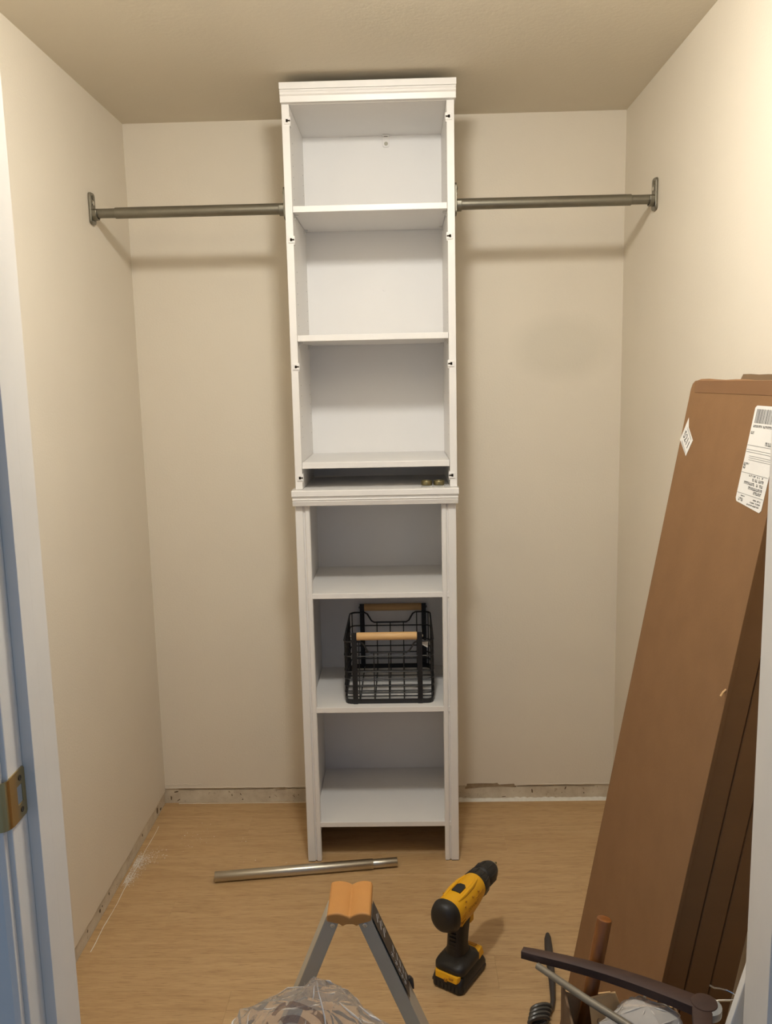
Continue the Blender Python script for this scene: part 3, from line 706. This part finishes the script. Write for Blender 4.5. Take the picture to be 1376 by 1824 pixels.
# ================================================================== clear bag standing between the ladder rails
def print_mask(m):
    tc = N(m, 'ShaderNodeTexCoord'); geo = tc.outputs['Object']
    nz = N(m, 'ShaderNodeTexNoise'); nz.inputs['Scale'].default_value = 9; L(m, geo, nz.inputs[0])
    ad = N(m, 'ShaderNodeVectorMath'); ad.operation = 'MULTIPLY_ADD'; L(m, nz.outputs['Color'], ad.inputs[0]); ad.inputs[1].default_value = (.03, .03, .03); L(m, geo, ad.inputs[2])
    # rings of print around one point of the film, broken up by noise
    ds = N(m, 'ShaderNodeVectorMath'); ds.operation = 'DISTANCE'; L(m, ad.outputs[0], ds.inputs[0]); ds.inputs[1].default_value = (-.004, -.040, .612)
    def band(lo, hi):
        g = N(m, 'ShaderNodeMath'); g.operation = 'GREATER_THAN'; L(m, ds.outputs['Value'], g.inputs[0]); g.inputs[1].default_value = lo
        l = N(m, 'ShaderNodeMath'); l.operation = 'LESS_THAN'; L(m, ds.outputs['Value'], l.inputs[0]); l.inputs[1].default_value = hi
        p = N(m, 'ShaderNodeMath'); p.operation = 'MULTIPLY'; L(m, g.outputs[0], p.inputs[0]); L(m, l.outputs[0], p.inputs[1]); return p.outputs[0]
    a_, b_ = band(.046, .054), band(.026, .036)
    s = N(m, 'ShaderNodeMath'); s.operation = 'ADD'; L(m, a_, s.inputs[0]); L(m, b_, s.inputs[1])
    n2 = N(m, 'ShaderNodeTexNoise'); n2.inputs['Scale'].default_value = 45; L(m, geo, n2.inputs[0])
    t = N(m, 'ShaderNodeMath'); t.operation = 'GREATER_THAN'; L(m, n2.outputs['Fac'], t.inputs[0]); t.inputs[1].default_value = .43
    q_ = N(m, 'ShaderNodeMath'); q_.operation = 'MULTIPLY'; L(m, s.outputs[0], q_.inputs[0]); L(m, t.outputs[0], q_.inputs[1])
    f = N(m, 'ShaderNodeMath'); f.operation = 'MULTIPLY'; L(m, q_.outputs[0], f.inputs[0]); f.inputs[1].default_value = .6; f.use_clamp = True
    return f.outputs[0]
FILM = film('clear_film', (.98, .965, .945), .10, .28, print_mask, .17)
GLINT = film('film_painted_glint', (.95, .93, .9), .3, .3, None, .75)  # near-white film colour that paints highlights along the folds
FILM2 = film('cloudy_film', (.95, .92, .88), .05, .28, None, .46)
def crumple(levels, seed, cx, cy, flat, peak, amp=.005, cuts=4, lo=.45, prob=.6, rad=.0016):
    """a film bag: straight creases between random points, dented by noise. Returns the skin and its painted glints, pale tubes along the creases."""
    rg = random.Random(seed); bm = new()
    pts = [Vector(peak)]
    for z0, z1, r0, r1, n in levels:
        a0 = rg.uniform(0, 6.28)
        for k in range(n):
            a_ = a0+(k+rg.uniform(-.35, .35))*2*PI/n; r = rg.uniform(r0, r1)
            pts.append(Vector((cx+r*math.cos(a_), cy+r*flat*math.sin(a_), rg.uniform(z0, z1))))
    for p_ in pts: bm.verts.new(p_)
    res = bmesh.ops.convex_hull(bm, input=bm.verts[:])
    loose = [v_ for v_ in bm.verts if not v_.link_faces]
    bmesh.ops.delete(bm, geom=loose, context='VERTS')
    def dent(p_):
        q_ = p_*16+Vector((seed*3.1, 0, 0))
        w = 1-abs(noise.noise(q_))*2; w2 = 1-abs(noise.noise(q_*2.3))*2
        d_ = Vector((cx-p_.x, cy-p_.y, 0)); d_ = d_.normalized() if d_.length > 1e-5 else Vector((0, 0, 0))
        return d_*amp*(1.3-w-.5*w2)+Vector((0, 0, -amp*.4*(1-w)))
    glint_bm = new(); nseg = cuts+1
    for e in bm.edges:
        a_, b_ = e.verts[0].co, e.verts[1].co
        if min(a_.z, b_.z) < lo or rg.random() > prob: continue
        q0, q1 = sorted((rg.uniform(0, .6), rg.uniform(.4, 1.0)))
        if q1-q0 < .15: continue
        n_ = sum((f.normal for f in e.link_faces), Vector())
        n_ = n_.normalized() if n_.length > 0 else Vector((0, 0, 1))
        line = []
        for k in range(7):
            u = q0+(q1-q0)*k/6; p_ = a_.lerp(b_, u); line.append(p_+dent(p_)+n_*.0010)
        w = rad*rg.uniform(.35, 1.0)
        tube(glint_bm, line, [w*(.25+math.sin(PI*k/6)) for k in range(7)], 5)
    bmesh.ops.subdivide_edges(bm, edges=bm.edges[:], cuts=cuts, use_grid_fill=True)
    for v_ in bm.verts: v_.co += dent(v_.co.copy())
    return bm, glint_bm
bag = thing('plastic_bag', 'crumpled clear plastic bag with brown print beside the ladder legs', 'plastic bag', (.765, -1.82, 0))
skin, glints = crumple([(.622, .640, .035, .060, 6), (.575, .600, .085, .115, 8), (.53, .56, .138, .158, 10), (.44, .50, .115, .128, 10), (.28, .36, .090, .098, 8), (.12, .18, .088, .095, 8), (.004, .006, .075, .085, 9)], 3, .760, -1.82, .66, (.775, -1.822, .664), amp=.0075, cuts=5, prob=.7, rad=.0021)
obj('film', skin, FILM, bag, smooth=True, angle=14)
obj('crease_glint', glints, GLINT, bag, smooth=True, kind='stuff')  # glints on the bag, built as pale tubes

# ================================================================== three flat cartons leaning on the right wall
TH = .173; CT = .0425
Rl = Matrix(((0, math.sin(TH), -math.cos(TH)), (-1, 0, 0), (0, math.cos(TH), math.sin(TH)))).to_4x4()    # local x = towards the doorway, y = up the face, z = out of the face
def carton(label, i, ln, wd, u0=0):
    t = thing('flat_carton', label, 'carton', (1.2765+i*(CT+.0010)/math.cos(TH), -1.15-u0, CT*math.sin(TH)), 'flat-pack cartons leaning on the right wall')
    t.matrix_world = Matrix.Translation(t.location) @ Rl
    return t
def carton_body(t, ln, wd):
    bm = new()
    prism(bm, [(0, 0), (wd, 0), (wd, ln), (.018, ln), (.005, ln-.006), (0, ln-.018)], 'z', -CT+.0004, 0)
    for f in bm.faces:
        n_ = f.normal
    bm.normal_update()
    o = obj('body', bm, [KRAFT, KRAFTD], t, local=True, bevel=.0025)
    return o
c1 = carton('long brown carton leaning in front of the other two, with shipping label and diamond sticker', 0, 1.572, .491)
b1 = carton_body(c1, 1.572, .491)
c2 = carton('long brown carton second from the front, only its narrow side visible', 1, 1.57, .5); carton_body(c2, 1.566, .490)
c3 = carton('long brown carton nearest the right wall behind the other two cartons', 2, 1.56, .5); carton_body(c3, 1.558, .489)
# loose flap along the near edge of the front carton
bm = new(); box(bm, .4905, .4935, .0, 1.54, -.006, .0012); obj('side_flap', bm, KRAFT, c1, local=True, bevel=.0008)
bm = new(); loft(bm, [[(.02+.468*k/10, 1.5715+.0006*math.sin(k), -.002), (.02+.468*k/10, 1.577+.001*math.sin(k*1.7)-.003*k/10, -.012), (.02+.468*k/10, 1.575+.001*math.sin(k*1.7)-.003*k/10, -.015), (.02+.468*k/10, 1.5705, -.006)] for k in range(11)]); obj('top_flap', bm, KRAFT, c1, local=True)
bm = new(); loft(bm, [[(.09+.395*k/10, 1.566, -.020), (.09+.395*k/10, 1.588+.0006*math.sin(k*2.3)-.004*k/10, -.026), (.09+.395*k/10, 1.5855+.0006*math.sin(k*2.3)-.004*k/10, -.030), (.09+.395*k/10, 1.566, -.026)] for k in range(11)]); obj('top_flap', bm, CORR, c2, local=True)
bm = new(); box(bm, .03, .488, 1.547, 1.5718, .0001, .0007); obj('packing_tape', bm, varied('brown_tape', (.195, .092, .034), (.215, .102, .039), 6, .55), c1, local=True)
bm = new(); tube(bm, [(.4855, 1.055, .0), (.4875, 1.050, .005), (.4885, 1.043, .008)], .002, 6); obj('staple', bm, KRAFTL, c1, local=True)
# shipping label: barcode, ruled lines, blocks of small print (2-D code area left blank)
def card(bm, pts, z0, z1): prism(bm, pts, 'z', z0, z1)
lab = [(.372, 1.527), (.366, 1.523), (.366, 1.360), (.371, 1.354), (.474, 1.347), (.480, 1.352), (.484, 1.52), (.480, 1.527)]
bm = new(); card(bm, lab[::-1], .0002, .0007); sl_ = obj('shipping_label', bm, STICK, c1, local=True, label='white shipping label with barcode')
bm = new(); rb = random.Random(11)
x = .376
while x < .474:
    w = rb.choice((.0012, .0012, .002, .0032)); box(bm, x, x+w, 1.496, 1.521, .0008, .0010); x += w+rb.choice((.0010, .0016, .0024))
obj('barcode', bm, INKG, sl_, local=True, kind='stuff')
bm = new()
def dashes(x0, x1, y, h, dens=.75):
    x = x0
    while x < x1:
        w = h*rb.uniform(.35, .75)
        if rb.random() < dens:
            q_ = rb.random()
            if q_ < .35: box(bm, x, x+w, y, y+h*.28, .0008, .0010); box(bm, x, x+w*.4, y, y+h, .0008, .0010)
            elif q_ < .7: box(bm, x, x+w*.35, y, y+h, .0008, .0010); box(bm, x, x+w, y+h*.7, y+h, .0008, .0010)
            else: box(bm, x, x+w*.5, y, y+h, .0008, .0010)
        x += w+h*.22
dashes(.375, .470, 1.4885, .0042, .95)
dashes(.371, .384, 1.4765, .0048, 1)
dashes(.440, .462, 1.4590, .0065, 1)
dashes(.369, .390, 1.4220, .0030, .8)
for y_ in (1.4185, 1.4140): dashes(.369, .378, y_, .0035, 1)
dashes(.400, .462, 1.4025, .0030, .7)
for y_, a_ in ((1.3955, .420), (1.3880, .388), (1.3805, .410), (1.3740, .435)): dashes(a_, .466, y_, .0050, .92)
dashes(.386, .402, 1.3655, .0018, .9)
for y_ in (1.3600, 1.3565): dashes(.378, .398, y_, .0028, .75)
for y_, a_ in ((1.3635, .44), (1.3585, .428), (1.3535, .418)): dashes(a_, .470, y_, .0024, .8)
obj('small_print', bm, INK, sl_, local=True, kind='stuff')
bm = new()
for y_ in (1.4560, 1.4480, 1.4440, 1.3700, 1.4070): box(bm, .368, .478, y_, y_+.0008, .0008, .0010)
for k in range(3): box(bm, .385, .475, 1.4375-k*.0035, 1.4382-k*.0035, .0008, .0010)
obj('rule', bm, INKG, sl_, local=True, kind='stuff')
sl_.scale = (.974, .974, 1); sl_.location = (0, .0414, 0)
# diamond sticker with its hand-written number
bm = new(); card(bm, [(.029, 1.490), (.040, 1.470), (.083, 1.444), (.060, 1.408), (.002, 1.440)][::-1], .0002, .0007); ds_ = obj('diamond_sticker', bm, STICK, c1, local=True, label='white diamond sticker with black number')
e1 = Vector((.083-.034, 1.444-1.478, 0)).normalized(); e1 = Vector((.060-.004, 1.408-1.442, 0)).normalized()
e2 = Vector((-e1.y, e1.x, 0)); c0 = Vector((.0440, 1.442, .0009))
mw = Matrix(((e1.x, e2.x, 0, c0.x), (e1.y, e2.y, 0, c0.y), (0, 0, 1, c0.z), (0, 0, 0, 1)))
text_mesh('5211', .026, INK, 'number', ds_, mw)
bm = new()
for off in (.019, -.017):
    for k in range(2):
        a_ = c0+e2*(off-.003*k)-e1*.022; b_ = c0+e2*(off-.003*k)+e1*.024
        prism(bm, [(p_.x, p_.y) for p_ in (a_-e2*.0005, b_-e2*.0005, b_+e2*.0005, a_+e2*.0005)], 'z', .0008, .0010)
obj('rule', bm, INKG, ds_, local=True, kind='stuff')

ds_.scale = (.974, .974, 1); ds_.location = (0, .0414, 0)

# ================================================================== open carton with packing film, hanger, dowel
BX0, BX1, BY0, BY1, BZ = 1.172, 1.362, -1.885, -1.720, .574
bn = thing('open_carton', 'tall open brown cardboard box by the right door jamb holding plastic and a dowel', 'carton', ((BX0+BX1)/2, (BY0+BY1)/2, 0))
ct = .004
bm = new(); prism(bm, [(BY0, 0), (BY1, 0), (BY1, BZ), (BY0, BZ-.012)], 'x', BX0, BX0+ct); obj('side', bm, KRAFTD, bn, bevel=.0008)
bm = new(); prism(bm, [(BY0, 0), (BY1, 0), (BY1, .53), (BY0, .53)], 'x', BX1-ct, BX1); obj('side', bm, KRAFTD, bn, bevel=.0008)
bm = new(); prism(bm, [(BX0+ct, 0), (BX1-ct, 0), (BX1-ct, .528), (1.262, .532), (1.254, .556), (1.205, .550), (BX0+ct, .560)], 'y', BY1-ct, BY1); obj('far_side', bm, KRAFTL, bn, bevel=.0008)
bm = new(); prism(bm, [(BX0+ct, 0), (BX1-ct, 0), (BX1-ct, .53), (BX0+ct, .53)], 'y', BY0, BY0+ct); obj('near_side', bm, KRAFTD, bn, bevel=.0008)
bxo('bottom', (BX0+ct, BX1-ct, BY0+ct, BY1-ct, .0005, .005), KRAFTD, bn, 0)
# printed inner flap
bm = new(); fl = [(1.208, -1.762, .578), (1.252, -1.759, .586), (1.268, -1.774, .545), (1.214, -1.780, .512)]
fl2 = [(a_, b_-.003, c_-.001) for a_, b_, c_ in fl]
loft(bm, [fl, fl2]); pf = obj('printed_flap', bm, KRAFTL, bn, label='tan flap printed with dark honeycomb rings')
bm = new()
A_, B_, D_ = Vector(fl2[0]), Vector(fl2[1]), Vector(fl2[3])
ex = (B_-A_).normalized(); ey = (D_-A_); ey = (ey-ex*ey.dot(ex)).normalized(); nn = ex.cross(ey)
if nn.y > 0: nn = -nn
for hx, hy, r in ((.010, .036, .0045), (.0175, .040, .0045), (.0095, .0455, .0045), (.018, .031, .003), (.032, .026, .0035), (.038, .022, .003), (.037, .030, .003), (.0245, .041, .0035)):
    cc = A_+ex*hx+ey*hy+nn*.0006
    tube(bm, [cc+(ex*math.cos(t)+ey*math.sin(t))*r for t in [k*PI/3 for k in range(6)]], .0006, 4, closed=True)
obj('honeycomb_print', bm, mat('brown_ink', (.07, .03, .015), .7), pf, kind='stuff')
# film inside
pk = thing('packing_film', 'crumpled cloudy plastic film stuffed in the open brown box', 'plastic film', (1.28, -1.805, .3))
skin, glints = crumple([(.598, .608, .040, .058, 8), (.572, .590, .064, .076, 11), (.535, .560, .068, .078, 12), (.40, .46, .066, .074, 8), (.2, .3, .064, .072, 8), (.008, .012, .056, .066, 8)], 9, 1.281, -1.824, .74, (1.287, -1.822, .612), .006, 5, .5, .6, .0014)
obj('film', skin, FILM2, pk, smooth=True, angle=14)
obj('crease_glint', glints, GLINT, pk, smooth=True, kind='stuff')  # pale tubes painted in as highlights on the packing film
# dowel standing in the box
a = Vector((1.2045, -1.775, .006)); b = Vector((1.2345, -1.744, .706)); a = Vector((1.192, -1.757, .25))
b = Vector((1.2415, -1.7225, .690)); a = b+(Vector((1.2125, -1.741, .545))-b)*2.6
dw = thing('wooden_dowel', 'round reddish stained wooden dowel standing in the open box', 'dowel', tuple(a))
bm = new(); Ln = (b-a).length; lathe(bm, [(.0105, 0), (.0115, .001), (.0118, Ln*.5), (.0125, Ln-.004), (.0118, Ln-.001), (.0100, Ln), (.002, Ln-.001)], 24)
rot = Vector((0, 0, 1)).rotation_difference(b-a).to_matrix().to_4x4(); bmesh.ops.transform(bm, matrix=Matrix.Translation(a) @ rot, verts=bm.verts)
obj('shaft', bm, REDWOOD, dw, smooth=True)
# wooden coat hanger lying across the box
hz = .620
tip = Vector((1.109, -1.710, hz)); hub = Vector((1.362, -1.838, hz))
hg_ = thing('coat_hanger', 'dark brown wooden coat hanger with wire hook lying across the open box', 'coat hanger', tuple(hub))
ax = (tip-hub).normalized(); up_ = Vector((0, 0, 1)); sd = ax.cross(up_)
if sd.y > 0: sd = -sd
def arm(p0, dirv, sidev, ln, name):
    bm = new(); rings = []
    for k in range(15):
        u = k/14
        c_ = p0+dirv*(ln*u)+sidev*(.006*math.sin(PI*u)*-1)+up_*(.004*math.sin(PI*u))
        w = .0150*(1-u)+.0080*u; h = .0080*(1-u)+.0068*u
        if u > .93: w *= .85
        rings.append([c_+sidev*(w*x_)+up_*(h*z_) for x_, z_ in ((-1, -.9), (-.9, -1), (.9, -1), (1, -.9), (1, .9), (.9, 1), (-.9, 1), (-1, .9))])
    loft(bm, rings); return obj(name, bm, DWOOD, hg_, smooth=True, angle=50)
arm(hub, ax, sd, (tip-hub).length, 'arm')
ax2 = (Matrix.Rotation(math.radians(68), 3, 'Z') @ ax); 
if ax2.y > 0: ax2 = (Matrix.Rotation(math.radians(-68), 3, 'Z') @ ax)
ax2 = Vector((-.22, -.97, -.05)).normalized()
arm(hub+Vector((.0, -.004, 0)), ax2, Vector((.97, -.22, 0)), .165, 'arm')
bm = new(); lathe(bm, [(.006, -.0108), (.019, -.0095), (.021, -.004), (.021, .004), (.019, .0095), (.006, .0108)], 24, 'z', tuple(hub+Vector((.004, 0, 0)))); obj('hub', bm, DWOOD, hg_, smooth=True)
bm = new(); lathe(bm, [(.018, -.008), (.0222, -.006), (.0228, 0), (.0222, .006), (.018, .008)], 22, 'z', tuple(hub+Vector((.0065, -.003, 0)))); obj('clear_cap', bm, GLASSY, hg_, smooth=True)
# trouser bar sleeve from the tip back below the second arm
p0 = tip+(hub-tip)*.10+Vector((-.004, -.012, -.006)); p1 = Vector((1.258, -1.885, .616))
bm = new(); tube(bm, [p0, p0+(p1-p0)*.5+Vector((0, 0, -.002)), p1], [.0055, .0062, .0060], 12); obj('trouser_bar', bm, BARM, hg_, smooth=True)
# wire hook: shank out of the hub then the open curl
hk = [(x_-.010, y_-.024, z_+.020) for x_, y_, z_ in [(1.385, -1.806, .601), (1.402, -1.803, .603), (1.420, -1.802, .602), (1.431, -1.799, .601), (1.4345, -1.792, .600), (1.432, -1.785, .600), (1.424, -1.779, .601), (1.414, -1.776, .602), (1.405, -1.776, .603), (1.398, -1.774, .606)]]
bm = new(); tube(bm, hk, .0017, 8); obj('hook', bm, CHROME, hg_, smooth=True, label='bright wire hook')

# white trim board leaning behind the right jamb
bm = new()
sl0 = .28
prism(bm, [(1.204, .0), (1.300, .02), (1.300+.30*1.05, 1.07), (1.204+.30*1.05, 1.05)] if False else [(1.208, .006), (1.297, .0), (1.297+.262*1.06, 1.06), (1.208+.262*1.06, 1.066)], 'y', -1.9100, -1.8960)
tb = tag(obj('trim_board', bm, TRIM, bevel=.002), 'white painted board leaning behind the right door jamb', 'board')

# black hand tool and coiled cable on the floor beside the cartons
ht = thing('hand_tool', 'dark metal hand tool with tapered handle lying on the floor by the cartons', 'tool', (1.283, -.93, 0))
bm = new()
tp = [(1.3085, -.800), (1.307, -.815), (1.302, -.86), (1.296, -.92), (1.289, -.99), (1.280, -1.055), (1.272, -1.085), (1.262, -1.10)]
ww = [.006, .010, .0115, .0105, .009, .007, .006, .007]
rings = []
for (x, y_), w in zip(tp, ww):
    rings.append([(x+w*c_, y_+w*.2*c_, .0085+.0075*s_) for c_, s_ in [(math.cos(k*2*PI/12), math.sin(k*2*PI/12)) for k in range(12)]])
loft(bm, rings); obj('handle', bm, varied('gunmetal', (.05, .045, .045), (.07, .06, .058), 20, .38, .4), ht, smooth=True)
bm = new()
for k in range(4):
    cx_, cy_ = 1.243-k*.004, -1.098-k*.0135
    tube(bm, [(cx_+.024*math.cos(t), cy_+.006*math.cos(t)+.003, .0155+.0105*math.sin(t)) for t in [j*2*PI/18 for j in range(18)]], .0055, 8, closed=False)
obj('coil', bm, varied('grey_coil', (.07, .068, .065), (.10, .097, .09), 30, .25, .5), ht, smooth=True, label='ridged dark grey coil')

# plaster dust along the left wall and crumbs on the floor
rg = random.Random(21)
bm = new()
for cx_, cy_, sx_, sy_, n_ in ((.036, -.395, .035, .06, 800), (.028, -.49, .025, .05, 460), (.07, -.36, .05, .05, 90), (.15, -.25, .12, .09, 34), (.3, -.3, .18, .15, 12)):
    for k in range(n_):
        x, y_ = abs(rg.gauss(0, sx_*.6))+.004+(cx_-.036 if cx_ > .04 else 0), rg.gauss(cy_, sy_*.45)
        s_ = rg.uniform(.0006, .0018 if n_ > 100 else .0022)
        vs = [bm.verts.new((x+s_*math.cos(a_)*rg.uniform(.6, 1.4), y_+s_*math.sin(a_)*rg.uniform(.6, 1.4), .0003)) for a_ in (0, 1.57, 3.14, 4.71)]
        tp_ = bm.verts.new((x, y_, .0003+s_*.5))
        for i in range(4): bm.faces.new((vs[i], vs[(i+1) % 4], tp_))
        bm.faces.new(vs[::-1])
pd = obj('plaster_dust', bm, DUST, kind='stuff'); pd['label'] = 'white plaster dust and crumbs on the floor along the left wall'; pd['category'] = 'dust'
